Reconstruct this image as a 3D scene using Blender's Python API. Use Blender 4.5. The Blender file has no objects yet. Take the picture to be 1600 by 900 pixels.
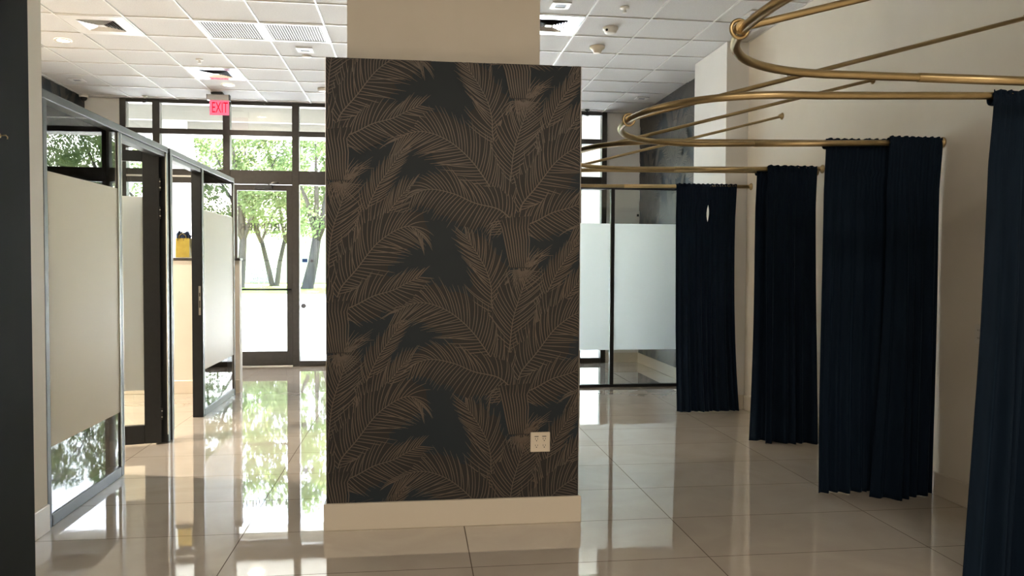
import bpy, math, random
from mathutils import Vector, Matrix
random.seed(7)
C = bpy.context.scene.collection
PI = math.pi
CEIL = 3.782

# ------------------------------------------------------------------ materials
def mat(name, col=(.8, .8, .8), rough=.5, metal=0.0, spec=.5, **kw):
    m = bpy.data.materials.new(name); m.use_nodes = True
    b = m.node_tree.nodes['Principled BSDF']
    b.inputs['Base Color'].default_value = (*col, 1)
    b.inputs['Roughness'].default_value = rough
    b.inputs['Metallic'].default_value = metal
    b.inputs['Specular IOR Level'].default_value = spec
    for k, v in kw.items():
        b.inputs[k].default_value = v
    return m
def nodes(m): return m.node_tree.nodes, m.node_tree.links, m.node_tree.nodes['Principled BSDF']
def vary(m, c1, c2, scale=6, detail=6, stretch=(1, 1, 1), bump=0.0, bscale=200, dist=.002):
    """noise-mixed colour, with an optional fine bump"""
    N, L, b = nodes(m)
    tc = N.new('ShaderNodeTexCoord'); mp = N.new('ShaderNodeMapping'); mp.inputs['Scale'].default_value = stretch
    L.new(tc.outputs['Object'], mp.inputs[0])
    n = N.new('ShaderNodeTexNoise'); n.inputs['Scale'].default_value = scale; n.inputs['Detail'].default_value = detail
    L.new(mp.outputs[0], n.inputs['Vector'])
    r = N.new('ShaderNodeValToRGB')
    r.color_ramp.elements[0].color = (*c1, 1); r.color_ramp.elements[1].color = (*c2, 1)
    r.color_ramp.elements[0].position = .3; r.color_ramp.elements[1].position = .7
    L.new(n.outputs['Fac'], r.inputs[0]); L.new(r.outputs[0], b.inputs['Base Color'])
    if bump:
        n2 = N.new('ShaderNodeTexNoise'); n2.inputs['Scale'].default_value = bscale
        L.new(mp.outputs[0], n2.inputs['Vector'])
        bp = N.new('ShaderNodeBump'); bp.inputs['Strength'].default_value = bump; bp.inputs['Distance'].default_value = dist
        L.new(n2.outputs['Fac'], bp.inputs['Height']); L.new(bp.outputs[0], b.inputs['Normal'])
    return m

M = {}
M['wall'] = vary(mat('warm cream wall paint', rough=.6, spec=.25), (.74, .70, .62), (.77, .73, .65), 3, 3, bump=.08, bscale=120)
M['wall_white'] = vary(mat('white wall paint', rough=.6, spec=.25), (.74, .735, .715), (.77, .765, .745), 3, 3, bump=.08, bscale=120)
M['base'] = mat('satin cream baseboard', (.70, .645, .55), .32)
M['tile_c'] = vary(mat('ceiling tile', rough=.9, spec=.1), (.55, .55, .545), (.63, .63, .625), 90, 4, bump=.35, bscale=260, dist=.002)
M['grid'] = mat('white ceiling grid', (.68, .68, .67), .4)
M['black'] = vary(mat('dark bronze aluminium', rough=.4, spec=.4), (.009, .011, .0135), (.012, .0145, .017), 30, 3)
M['bronze'] = vary(mat('storefront bronze aluminium', rough=.42, spec=.4), (.040, .037, .033), (.050, .046, .041), 20, 3)
M['grey_alu'] = mat('grey anodised aluminium', (.034, .039, .042), .45, .0)
M['brass'] = vary(mat('satin brass', rough=.33, metal=1.0), (.43, .33, .175), (.50, .385, .21), 12, 3)
M['steel'] = mat('brushed steel', (.55, .53, .50), .3, 1.0)
M['white_plastic'] = mat('white plastic', (.74, .72, .67), .35)
M['cream_plastic'] = mat('ivory plastic', (.72, .65, .54), .35)
M['dark_hole'] = mat('dark slot', (.02, .018, .016), .6)
M['slate'] = vary(mat('slate blue paint', rough=.75, spec=.12), (.017, .021, .023), (.020, .024, .026), 4, 3, bump=.1, bscale=160)
M['paper_bg'] = mat('wallpaper navy ground', (.0085, .0175, .0265), .55, spec=.35)
M['paper_leaf'] = mat('wallpaper leaf ground', (.0175, .0168, .0170), .5, spec=.35)
M['paper_ink'] = vary(mat('wallpaper bronze ink', rough=.42, metal=.25, spec=.5), (.118, .090, .070), (.098, .085, .074), 9, 4)
M['yellow'] = vary(mat('yellow paper', rough=.6), (.34, .26, .03), (.42, .33, .045), 14, 3)
M['navy_tissue'] = mat('navy tissue', (.03, .05, .11), .7)
M['velvet'] = vary(mat('navy velvet', rough=.8, spec=.12), (.0042, .0112, .024), (.006, .015, .031), 5, 5, (8, 8, 1), bump=.15, bscale=500)
b = M['velvet'].node_tree.nodes['Principled BSDF']
b.inputs['Sheen Weight'].default_value = .2; b.inputs['Sheen Roughness'].default_value = .35
b.inputs['Sheen Tint'].default_value = (.10, .22, .42, 1)
M['concrete'] = vary(mat('pale concrete paving', rough=.85, spec=.2), (.62, .625, .625), (.70, .705, .705), 2, 6)
M['grass'] = vary(mat('grass', rough=.9, spec=.1), (.16, .24, .05), (.30, .36, .09), 3, 8)
M['bark'] = vary(mat('bark', rough=.9, spec=.1), (.055, .046, .038), (.085, .073, .06), 5, 6, (1, 1, .2))
M['stucco'] = vary(mat('white stucco', rough=.9, spec=.1), (.74, .73, .70), (.80, .79, .76), 2, 4)
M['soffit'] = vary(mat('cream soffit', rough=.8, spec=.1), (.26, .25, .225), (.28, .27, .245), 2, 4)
M['sticker_blue'] = mat('blue sticker', (.03, .09, .35), .5)
M['sticker_grey'] = mat('grey sticker', (.20, .22, .27), .5)
M['letter'] = mat('dark vinyl lettering', (.035, .04, .04), .5)
M['letter_pale'] = mat('pale vinyl lettering', (.34, .34, .36), .6)

def emis(name, col, s):
    m = bpy.data.materials.new(name); m.use_nodes = True
    N = m.node_tree.nodes; N.clear()
    e = N.new('ShaderNodeEmission'); e.inputs[0].default_value = (*col, 1); e.inputs[1].default_value = s
    o = N.new('ShaderNodeOutputMaterial'); m.node_tree.links.new(e.outputs[0], o.inputs[0])
    return m
M['led_on'] = emis('lit downlight', (1, .80, .55), 16)
M['exit_red'] = emis('lit red letters', (1, .012, .05), .21)
M['exit_pink'] = emis('edge-lit pink acrylic', (1, .19, .28), .27)

def glass_mat(name, tint=(.93, .96, .95), refl=1.0):
    m = bpy.data.materials.new(name); m.use_nodes = True
    N = m.node_tree.nodes; L = m.node_tree.links; N.clear()
    t = N.new('ShaderNodeBsdfTransparent'); t.inputs[0].default_value = (*tint, 1)
    g = N.new('ShaderNodeBsdfGlossy'); g.inputs[0].default_value = (refl, refl, refl, 1); g.inputs['Roughness'].default_value = 0.0
    f = N.new('ShaderNodeFresnel'); f.inputs[0].default_value = 1.5
    x = N.new('ShaderNodeMixShader'); o = N.new('ShaderNodeOutputMaterial')
    L.new(f.outputs[0], x.inputs[0]); L.new(t.outputs[0], x.inputs[1]); L.new(g.outputs[0], x.inputs[2]); L.new(x.outputs[0], o.inputs[0])
    return m
M['glass'] = glass_mat('clear glass')
M['store_glass'] = glass_mat('storefront glass', (.95, .97, .96), .8)

def frost_mat(name, col, tr):
    m = bpy.data.materials.new(name); m.use_nodes = True
    N = m.node_tree.nodes; L = m.node_tree.links; N.clear()
    t = N.new('ShaderNodeBsdfTranslucent'); t.inputs[0].default_value = (*col, 1)
    d = N.new('ShaderNodeBsdfDiffuse'); d.inputs[0].default_value = (*col, 1)
    x = N.new('ShaderNodeMixShader'); x.inputs[0].default_value = tr
    g = N.new('ShaderNodeBsdfGlossy'); g.inputs['Roughness'].default_value = .4
    f = N.new('ShaderNodeFresnel'); f.inputs[0].default_value = 1.12
    y = N.new('ShaderNodeMixShader'); o = N.new('ShaderNodeOutputMaterial')
    L.new(d.outputs[0], x.inputs[1]); L.new(t.outputs[0], x.inputs[2])
    L.new(f.outputs[0], y.inputs[0]); L.new(x.outputs[0], y.inputs[1]); L.new(g.outputs[0], y.inputs[2]); L.new(y.outputs[0], o.inputs[0])
    return m
M['frost'] = frost_mat('frosted film', (.95, .955, .94), .85)

def floor_material():
    m = mat('polished porcelain tile', rough=.03, spec=.8, **{'Coat Weight': .7, 'Coat Roughness': .015, 'Coat IOR': 1.55})
    N, L, b = nodes(m)
    tc = N.new('ShaderNodeTexCoord'); sp = N.new('ShaderNodeSeparateXYZ'); L.new(tc.outputs['Object'], sp.inputs[0])
    def math_(op, a, bb=None):
        n = N.new('ShaderNodeMath'); n.operation = op
        for i, v in enumerate((a, bb)):
            if v is None: continue
            if isinstance(v, (int, float)): n.inputs[i].default_value = v
            else: L.new(v, n.inputs[i])
        return n.outputs[0]
    def line(axis, off, step, half):
        u = math_('DIVIDE', math_('SUBTRACT', sp.outputs[axis], off), step)
        fr = math_('ABSOLUTE', math_('SUBTRACT', u, math_('ROUND', u)))
        return math_('LESS_THAN', math_('MULTIPLY', fr, step), half), math_('FLOOR', u)
    lx, ix = line('X', 1.4997, 1.2192, .0026); ly, iy = line('Y', 3.7671, .6096, .0026)
    gr = math_('MAXIMUM', lx, ly)
    # per-tile random
    cmb = N.new('ShaderNodeCombineXYZ'); L.new(ix, cmb.inputs[0]); L.new(iy, cmb.inputs[1])
    wn = N.new('ShaderNodeTexWhiteNoise'); L.new(cmb.outputs[0], wn.inputs['Vector'])
    # soft veins
    vadd = N.new('ShaderNodeVectorMath'); vadd.operation = 'MULTIPLY_ADD'
    L.new(wn.outputs['Color'], vadd.inputs[0]); vadd.inputs[1].default_value = (9, 9, 9); L.new(tc.outputs['Object'], vadd.inputs[2])
    ns = N.new('ShaderNodeTexNoise'); ns.inputs['Scale'].default_value = 2.2; ns.inputs['Detail'].default_value = 6; ns.inputs['Distortion'].default_value = 1.2
    L.new(vadd.outputs[0], ns.inputs['Vector'])
    r = N.new('ShaderNodeValToRGB')
    r.color_ramp.elements[0].color = (.53, .475, .41, 1); r.color_ramp.elements[1].color = (.60, .545, .475, 1)
    r.color_ramp.elements[0].position = .3; r.color_ramp.elements[1].position = .68
    L.new(ns.outputs['Fac'], r.inputs[0])
    mx = N.new('ShaderNodeMixRGB'); L.new(gr, mx.inputs[0]); L.new(r.outputs[0], mx.inputs[1]); mx.inputs[2].default_value = (.13, .105, .085, 1)
    L.new(mx.outputs[0], b.inputs['Base Color'])
    rr = math_('ADD', math_('MULTIPLY', gr, .5), .03); L.new(rr, b.inputs['Roughness'])
    L.new(math_('MULTIPLY', math_('SUBTRACT', 1.0, gr), .7), b.inputs['Coat Weight']); L.new(math_('MULTIPLY', math_('SUBTRACT', 1.0, gr), .8), b.inputs['Specular IOR Level'])
    # slight waviness of the polished face and a per-tile tilt
    n2 = N.new('ShaderNodeTexNoise'); n2.inputs['Scale'].default_value = 7; n2.inputs['Detail'].default_value = 2
    L.new(vadd.outputs[0], n2.inputs['Vector'])
    bp = N.new('ShaderNodeBump'); bp.inputs['Strength'].default_value = .10; bp.inputs['Distance'].default_value = .0016
    L.new(n2.outputs['Fac'], bp.inputs['Height']); L.new(bp.outputs[0], b.inputs['Normal']); L.new(bp.outputs[0], b.inputs['Coat Normal'])
    return m
M['floor'] = floor_material()

def leaf_material(name, c1, c2):
    m = bpy.data.materials.new(name); m.use_nodes = True
    N = m.node_tree.nodes; L = m.node_tree.links; N.clear()
    tc = N.new('ShaderNodeTexCoord'); n = N.new('ShaderNodeTexNoise'); n.inputs['Scale'].default_value = 1.4; n.inputs['Detail'].default_value = 5
    L.new(tc.outputs['Object'], n.inputs['Vector'])
    r = N.new('ShaderNodeValToRGB'); r.color_ramp.elements[0].color = (*c1, 1); r.color_ramp.elements[1].color = (*c2, 1)
    r.color_ramp.elements[0].position = .35; r.color_ramp.elements[1].position = .65
    L.new(n.outputs['Fac'], r.inputs[0])
    d = N.new('ShaderNodeBsdfDiffuse'); t = N.new('ShaderNodeBsdfTranslucent'); x = N.new('ShaderNodeMixShader'); x.inputs[0].default_value = .45
    o = N.new('ShaderNodeOutputMaterial')
    L.new(r.outputs[0], d.inputs[0]); L.new(r.outputs[0], t.inputs[0]); L.new(d.outputs[0], x.inputs[1]); L.new(t.outputs[0], x.inputs[2]); L.new(x.outputs[0], o.inputs[0])
    return m
M['leaf'] = leaf_material('tree leaves', (.105, .15, .05), (.23, .285, .125))
M['leaf_b'] = leaf_material('pale tree leaves', (.12, .16, .065), (.25, .29, .15))

# ------------------------------------------------------------------ mesh helpers
class MB:
    def __init__(s): s.v = []; s.f = []; s.mi = []; s.sm = []
    def quad(s, a, b, c, d, mi=0, sm=False):
        i = len(s.v); s.v += [tuple(a), tuple(b), tuple(c), tuple(d)]; s.f.append((i, i+1, i+2, i+3)); s.mi.append(mi); s.sm.append(sm)
    def poly(s, pts, mi=0):
        i = len(s.v); s.v += [tuple(p) for p in pts]; s.f.append(tuple(range(i, i+len(pts)))); s.mi.append(mi); s.sm.append(False)
    def box(s, x0, x1, y0, y1, z0, z1, bev=0.0, mi=0):
        if x0 > x1: x0, x1 = x1, x0
        if y0 > y1: y0, y1 = y1, y0
        if z0 > z1: z0, z1 = z1, z0
        b = min(bev, (x1-x0)*.45, (y1-y0)*.45, (z1-z0)*.45)
        if b <= 0:
            i = len(s.v)
            s.v += [(x0,y0,z0),(x1,y0,z0),(x1,y1,z0),(x0,y1,z0),(x0,y0,z1),(x1,y0,z1),(x1,y1,z1),(x0,y1,z1)]
            for f in ((0,3,2,1),(4,5,6,7),(0,1,5,4),(1,2,6,5),(2,3,7,6),(3,0,4,7)):
                s.f.append(tuple(i+k for k in f)); s.mi.append(mi); s.sm.append(False)
            return s
        # chamfered box: 24 verts
        i = len(s.v); idx = {}
        X = (x0, x1); Y = (y0, y1); Z = (z0, z1)
        for a in (0, 1):
            for c in (0, 1):
                for e in (0, 1):
                    sx = 1-2*a; sy = 1-2*c; sz = 1-2*e
                    idx[a,c,e,'x'] = len(s.v); s.v.append((X[a], Y[c]+sy*b, Z[e]+sz*b))
                    idx[a,c,e,'y'] = len(s.v); s.v.append((X[a]+sx*b, Y[c], Z[e]+sz*b))
                    idx[a,c,e,'z'] = len(s.v); s.v.append((X[a]+sx*b, Y[c]+sy*b, Z[e]))
        def F(*k):
            s.f.append(tuple(k)); s.mi.append(mi); s.sm.append(False)
        for a in (0, 1):
            q = [idx[a,0,0,'x'], idx[a,1,0,'x'], idx[a,1,1,'x'], idx[a,0,1,'x']]; F(*(q if a else q[::-1]))
            q = [idx[0,a,0,'y'], idx[0,a,1,'y'], idx[1,a,1,'y'], idx[1,a,0,'y']]; F(*(q if a else q[::-1]))
            q = [idx[0,0,a,'z'], idx[1,0,a,'z'], idx[1,1,a,'z'], idx[0,1,a,'z']]; F(*(q if a else q[::-1]))
        for a in (0, 1):
            for c in (0, 1):
                F(idx[a,c,0,'x'], idx[a,c,1,'x'], idx[a,c,1,'y'], idx[a,c,0,'y'])
                F(idx[a,0,c,'x'], idx[a,1,c,'x'], idx[a,1,c,'z'], idx[a,0,c,'z'])
                F(idx[0,a,c,'y'], idx[1,a,c,'y'], idx[1,a,c,'z'], idx[0,a,c,'z'])
                for e in (0, 1): F(idx[a,c,e,'x'], idx[a,c,e,'y'], idx[a,c,e,'z'])
        return s
    def tube(s, pts, r, n=12, closed=False, caps=True, mi=0):
        pts = [Vector(p) for p in pts]; m = len(pts); rs = r if isinstance(r, (list, tuple)) else [r]*m
        base = len(s.v); up = None
        for k, p in enumerate(pts):
            a = pts[k-1] if (k or closed) else pts[k]; c = pts[(k+1) % m] if (k < m-1 or closed) else pts[k]
            t = (c-a).normalized()
            if up is None: up = Vector((0,0,1)) if abs(t.z) < .9 else Vector((1,0,0))
            n1 = t.cross(up)
            if n1.length < 1e-6: n1 = t.cross(Vector((0,1,0)))
            n1.normalize(); n2 = n1.cross(t).normalized(); up = n2
            for j in range(n):
                w = 2*PI*j/n; s.v.append(tuple(p + (n1*math.cos(w)+n2*math.sin(w))*rs[k]))
        for k in range(m if closed else m-1):
            for j in range(n):
                a = base+k*n+j; b_ = base+k*n+(j+1) % n; k2 = (k+1) % m
                s.f.append((a, b_, base+k2*n+(j+1) % n, base+k2*n+j)); s.mi.append(mi); s.sm.append(True)
        if caps and not closed:
            s.f.append(tuple(base+j for j in range(n))[::-1]); s.mi.append(mi); s.sm.append(False)
            s.f.append(tuple(base+(m-1)*n+j for j in range(n))); s.mi.append(mi); s.sm.append(False)
        return s
    def lathe(s, c, axis, prof, n=24, mi=0, cap=True):
        """profile of (radius, height along axis) turned about an axis through c"""
        c = Vector(c); ax = Vector(axis).normalized()
        u = ax.cross(Vector((1,0,0)) if abs(ax.x) < .9 else Vector((0,1,0))).normalized(); w = ax.cross(u)
        base = len(s.v)
        for r, h in prof:
            for j in range(n):
                t = 2*PI*j/n; s.v.append(tuple(c + ax*h + (u*math.cos(t)+w*math.sin(t))*r))
        for k in range(len(prof)-1):
            for j in range(n):
                s.f.append((base+k*n+j, base+k*n+(j+1) % n, base+(k+1)*n+(j+1) % n, base+(k+1)*n+j)); s.mi.append(mi); s.sm.append(True)
        if cap:
            s.f.append(tuple(base+j for j in range(n))[::-1]); s.mi.append(mi); s.sm.append(False)
            q = base+(len(prof)-1)*n; s.f.append(tuple(q+j for j in range(n))); s.mi.append(mi); s.sm.append(False)
        return s
    def build(s, name, mats, parent=None, recalc=True, autosm=None):
        if not isinstance(mats, (list, tuple)): mats = [mats]
        me = bpy.data.meshes.new(name); me.from_pydata(s.v, [], s.f)
        for m_ in mats: me.materials.append(M[m_] if isinstance(m_, str) else m_)
        me.polygons.foreach_set('material_index', s.mi); me.polygons.foreach_set('use_smooth', s.sm)
        if recalc:
            import bmesh
            bm = bmesh.new(); bm.from_mesh(me); bmesh.ops.recalc_face_normals(bm, faces=bm.faces[:]); bm.to_mesh(me); bm.free()
        me.update()
        o = bpy.data.objects.new(name, me); C.objects.link(o)
        if parent is not None:
            o.parent = parent
            if parent.parent is None: o.matrix_parent_inverse = Matrix.Translation(parent.location).inverted()
        return o
def bx(name, m, parent, *a, bev=.002): return MB().box(*a, bev=bev).build(name, m, parent)
def empty(name, loc, **p):
    o = bpy.data.objects.new(name, None); C.objects.link(o); o.location = loc; o.empty_display_size = .1
    for k, v in p.items(): o[k] = v
    return o
def thing(name, loc, label, cat, group=None):
    o = empty(name, loc, label=label, category=cat)
    if group: o['group'] = group
    return o
def tag(o, label, cat, group=None):
    o['label'] = label; o['category'] = cat
    if group: o['group'] = group
    return o
def struct(o): o['kind'] = 'structure'; return o
def copy_thing(root, dloc, label):
    r = root.copy(); C.objects.link(r); r.location = Vector(root.location)+Vector(dloc); r['label'] = label
    for ch in list(root.children):
        c = ch.copy(); C.objects.link(c); c.parent = r
        for g in list(ch.children):
            d = g.copy(); C.objects.link(d); d.parent = c
    return r

# ------------------------------------------------------------------ palm wallpaper (line-drawn fronds on a navy ground)
PX, PZ = .003627, .00366
def P(x, y): return ((x-810)*PX, -(y-417)*PZ)
FRONDS = [  # spine in pixels of one motif, leaf length, droop, leaf angle
    ([(806,318),(822,280),(835,240),(847,204),(866,163),(877,146),(892,124),(904,108),(914,94)], 40, 0.0, 50),
    ([(776,300),(770,240),(764,208),(763,185),(756,159),(742,133),(729,114),(722,102)], 56, 0.05, 54),
    ([(788,330),(793,274),(799,228),(815,178),(822,148)], 60, 0.05, 56),
    ([(806,325),(825,279),(841,258),(856,229),(879,205),(905,172),(922,158)], 50, 0.1, 50),
    ([(806,330),(813,313),(835,287),(860,254),(879,237),(901,224),(918,221),(930,229),(938,240)], 58, 0.75, 52),
    ([(790,328),(784,318),(765,296),(734,253),(703,225),(675,211),(653,207),(633,211),(614,222)], 62, 0.40, 54),
    ([(797,342),(774,324),(737,315),(706,302),(675,295),(655,297),(640,305)], 52, 1.0, 60),
    ([(802,356),(809,351),(833,342),(860,328),(890,319),(913,307),(932,298)], 46, 0.25, 56),
]
def spline(pts, step):
    """Catmull-Rom through pts, resampled evenly"""
    p = [Vector((a, b)) for a, b in pts]; p = [p[0]*2-p[1]] + p + [p[-1]*2-p[-2]]
    raw = []
    for i in range(1, len(p)-2):
        for k in range(12):
            t = k/12; a, b, c, d = p[i-1], p[i], p[i+1], p[i+2]
            raw.append(.5*((2*b)+(c-a)*t+(2*a-5*b+4*c-d)*t*t+(3*b-a-3*c+d)*t**3))
    raw.append(p[-2]); out = [raw[0]]; acc = 0
    for i in range(1, len(raw)):
        a = raw[i-1]; b = raw[i]; L = (b-a).length
        while acc+L >= step:
            a = a+(b-a)*((step-acc)/L); L = (b-a).length; acc = 0; out.append(a.copy())
        acc += L
    return out
def wallpaper(mb, org, ax, az, nrm, s0, s1, t0, t1, soff, toff, seed=3, base_mi=0, lift=.0006, coarse=1.0):
    """draw fronds inside [s0,s1]x[t0,t1]; a motif knot lies at (soff,toff)"""
    rnd = random.Random(seed)
    org = Vector(org); ax = Vector(ax); az = Vector(az); nrm = Vector(nrm)
    lay = [lift]; off = [0.0, 0]
    def W(p): 
        s = min(max(p.x, s0), s1); t = min(max(p.y, t0), t1)
        return org+ax*s+az*t+nrm*(lay[0]+off[0])
    def inside(ps): return any(s0 < p.x < s1 and t0 < p.y < t1 for p in ps)
    def poly(ps, mi):
        if inside(ps): mb.poly([W(p) for p in ps], mi)
    def stroke(pts, w):
        n = len(pts)
        if not inside(pts): return
        off[1] += 1; off[0] = (off[1] % 6)*2.2e-6
        wl = []
        for k in range(n):
            a = pts[max(k-1, 0)]; c = pts[min(k+1, n-1)]; t = (c-a)
            if t.length < 1e-7: t = Vector((1, 0))
            t.normalize(); q = Vector((-t.y, t.x)); u = k/(n-1)
            ww = w*(.55+.45*math.sin(PI*min(1, u*1.25+.08)) if u < .75 else .9*(1-u)/.25*.6+.22)*.5
            wl.append((pts[k]+q*ww, pts[k]-q*ww))
        for k in range(n-1):
            poly([wl[k][0], wl[k][1], wl[k+1][1], wl[k+1][0]], base_mi+2)
        off[0] = 0.0
    def rot(v, a): return Vector((v.x*math.cos(a)-v.y*math.sin(a), v.x*math.sin(a)+v.y*math.cos(a)))
    def frond(spx, o, ll, droop, ang):
        pts = spline([(o.x+P(*q)[0], o.y+P(*q)[1]) for q in spx], .0205*coarse)
        if not any(s0-.25 < p.x < s1+.25 and t0-.25 < p.y < t1+.25 for p in pts): return
        n = len(pts); L = ll*PX; sides = {1: [], -1: []}
        for i, p in enumerate(pts):
            u = i/(n-1); tg = (pts[min(i+1, n-1)]-pts[max(i-1, 0)]).normalized()
            for s in (1, -1):
                a = math.radians(ang*(1-.55*u**1.5)+rnd.uniform(-4, 4))*s
                l = L*(.42+.58*math.sin(PI*min(1, .16+u*.80)))*rnd.uniform(.86, 1.1)
                d0 = rot(tg, a*1.12); d1 = rot(tg, a*.66)
                k_ = min(1, max(0, (d1.y+.15)/.9)); dd = droop*(1-.85*k_*k_*(3-2*k_))
                if droop: d1 = (d1+Vector((0, -dd*1.5))).normalized(); d0 = (d0+Vector((0, -dd*.35))).normalized()
                m1 = p+d0*l*.5; e = m1+d1*l*.5
                q = []
                for k in range(6):
                    t = k/5; q.append(p*(1-t)**2+m1*2*t*(1-t)+e*t*t)
                sides[s].append(q)
        for s in (1, -1):
            S = sides[s]
            for i in range(n-1):
                off[0] = (i % 7)*2e-6
                A = S[i]; B = S[i+1]
                for k in range(0, 4, 2):
                    u1 = A[k+2]-A[k]; u2 = B[k]-A[k]
                    if (u1.x*u2.y-u1.y*u2.x)*s < 0: poly([A[k], A[k+2], B[k+2], B[k]], base_mi+1)
            off[0] = 0.0; lay[0] += 1.5e-5
        lay[0] += 5e-6
        base_l = lay[0]
        for s in (1, -1):
            for i, q in enumerate(sides[s]):
                lay[0] = base_l+(1.4e-5 if s > 0 else 0); stroke(q, .0050*coarse)
        lay[0] = base_l+3.2e-5
        for i in range(n-1):
            a, c = pts[i], pts[i+1]; t = (c-a).normalized(); q = Vector((-t.y, t.x))*.0034*(1-.6*i/n)
            poly([a+q, a-q, c-q, c+q], base_mi+2)
        lay[0] += 1.6e-5
    def sheath(o):
        V = lambda x, y: Vector((o.x+P(x, y)[0], o.y+P(x, y)[1]))
        poly([V(792,415), V(786,385), V(778,352), V(772,338), V(826,334), V(822,352), V(818,385), V(826,415)], base_mi+1)
        lay[0] += 1.6e-5
        for k in range(10):
            f = k/9; xb = 793+f*30; xt = 774+f*52
            stroke([V(xb, 414), V(xb-4+f*3, 396), V(xb-9+f*9, 372), V((xb+xt)/2-4, 352), V(xt+rnd.uniform(-3, 3), 330+rnd.uniform(-6, 10))], .0066)
        for k in range(6): stroke([V(816+k*1.5, 414), V(822+k*4, 396), V(832+k*6, 380+k*3)], .006)
        for k in range(6): stroke([V(778, 342+k*4), V(766-k, 344+k*4), V(752+k*1.5, 352+k*7)], .006)
        for k in range(19):
            a = math.radians(-172+k*9.0); l = 20+rnd.uniform(0, 16)
            stroke([V(812+4*math.cos(a), 417-3*math.sin(a)), V(812+l*.6*math.cos(a), 417-l*.6*math.sin(a)), V(812+l*math.cos(a+.15), 417-l*math.sin(a+.15)+3)], .0055)
        for k in range(5): stroke([V(822, 414-k), V(838, 406-k*3), V(852+k*2, 398-k*5)], .0055)
        lay[0] += 1.6e-5
    ds, dz = 280*PX, 131*PZ
    plants = []
    for i in range(int((s0-soff)/ds)-2, int((s1-soff)/ds)+3):
        for j in range(-8, 9):
            o = Vector((soff+i*ds, toff+j*2*dz+(i % 2)*dz))
            if s0-.6 < o.x < s1+.8 and t0-1.2 < o.y < t1+.3: plants.append(o)
    plants.sort(key=lambda o: (o.y, o.x))
    for o in plants:
        for sp, ll, dr, an in FRONDS: frond(sp, o, ll, dr, an)
        sheath(o)

# ------------------------------------------------------------------ the room shell
RX, LX, PXX = 3.40, -4.57, -2.03         # right wall, far-left wall, left partition face
SY = 11.5                                 # storefront plane
fl = MB(); fl.quad((LX-.1, -4.2, 0), (RX+.1, -4.2, 0), (RX+.1, SY+.06, 0), (LX-.1, SY+.06, 0))
fl.quad((LX-.1, -4.2, -.1), (LX-.1, SY+.06, -.1), (RX+.1, SY+.06, -.1), (RX+.1, -4.2, -.1))
struct(fl.build('floor', 'floor', recalc=False))

# ceiling: tiles with an exposed T-bar grid
cl = MB(); cl.box(LX-.1, RX+.1, -4.2, SY+.06, CEIL+.006, CEIL+.12)
ceil = struct(cl.build('ceiling', 'tile_c'))
g = MB()
k = -6
x = -2.0875-.6096*4
while x < RX:
    if x > LX: g.box(x-.008, x+.008, -4.0, SY, CEIL-.003, CEIL+.012)
    x += .6096
y = 6.4482-.6096*17
while y < SY:
    g.box(LX, RX, y-.008, y+.008, CEIL-.0025, CEIL+.011); y += .6096
g.build('ceiling_grid', 'grid', ceil)

wr = MB().box(RX, RX+.15, -4.2, SY+.06, 0, CEIL+.1)
struct(wr.build('wall_right', 'wall'))
# wallpaper on the right wall beyond the pilaster, facing -X
wp = MB(); wp.box(RX-.004, RX-.0002, 8.56, SY-.01, .15, CEIL-.001)
wallpaper(wp, (RX-.004, SY-.01, 0), (0, -1, 0), (0, 0, 1), (-1, 0, 0), 0, SY-.01-8.56, .15, CEIL-.001, .6, 1.0, 5, coarse=1.15)
struct(wp.build('wall_right_wallpaper', ['paper_bg', 'paper_leaf', 'paper_ink'], recalc=False))
struct(bx('wall_pilaster', 'wall_white', None, 3.165, RX+.05, 7.64, 8.56, 0, CEIL, bev=.003))
def baseboard(name, segs, m='base'):
    b = MB()
    for a in segs: b.box(*a, bev=.004)
    return struct(b.build(name, m))
baseboard('baseboard_right', [(RX-.016, RX+.01, -4.0, 7.64, 0, .15), (3.149, 3.165, 7.63, 8.57, 0, .15), (3.15, RX, 7.624, 7.64, 0, .15), (RX-.016, RX+.01, 8.57, SY-.02, 0, .15)])

ll = MB().box(LX-.15, LX, -4.2, SY+.06, 0, CEIL+.1)
struct(ll.build('wall_left', 'wall'))
wp = MB(); wp.box(LX+.0002, LX+.004, 9.30, SY-.01, .15, CEIL-.001)
wallpaper(wp, (LX+.004, 9.30, 0), (0, 1, 0), (0, 0, 1), (1, 0, 0), 0, SY-.01-9.30, .15, CEIL-.001, .5, 1.2, 6, coarse=1.2)
struct(wp.build('wall_left_wallpaper', ['paper_bg', 'paper_leaf', 'paper_ink'], recalc=False))
# storefront wall pieces either side of the glazing
struct(bx('wall_back', 'wall_white', None, LX, -4.095, SY-.03, SY+.12, 0, CEIL, bev=.003))
struct(bx('wall_back_right', 'wall_white', None, 2.875, RX, SY-.03, SY+.12, 0, CEIL, bev=.003))
baseboard('baseboard_back', [(LX, -4.095, SY-.046, SY-.02, 0, .15), (2.875, RX-.015, SY-.046, SY-.02, 0, .15)])
struct(bx('wall_front', 'wall', None, LX-.1, RX+.1, -4.2, -4.05, 0, CEIL+.1))
# short cream wall that the glass partition starts from, and the wall closing the office towards the camera
struct(bx('wall_partition', 'wall', None, -2.20, PXX, 2.9, 4.558, 0, CEIL, bev=.003))
struct(bx('wall_office', 'wall', None, LX, -2.20, 4.40, 4.55, 0, CEIL, bev=.003))
baseboard('baseboard_partition', [(PXX-.01, PXX+.016, 2.9, 4.55, 0, .15)])
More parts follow.
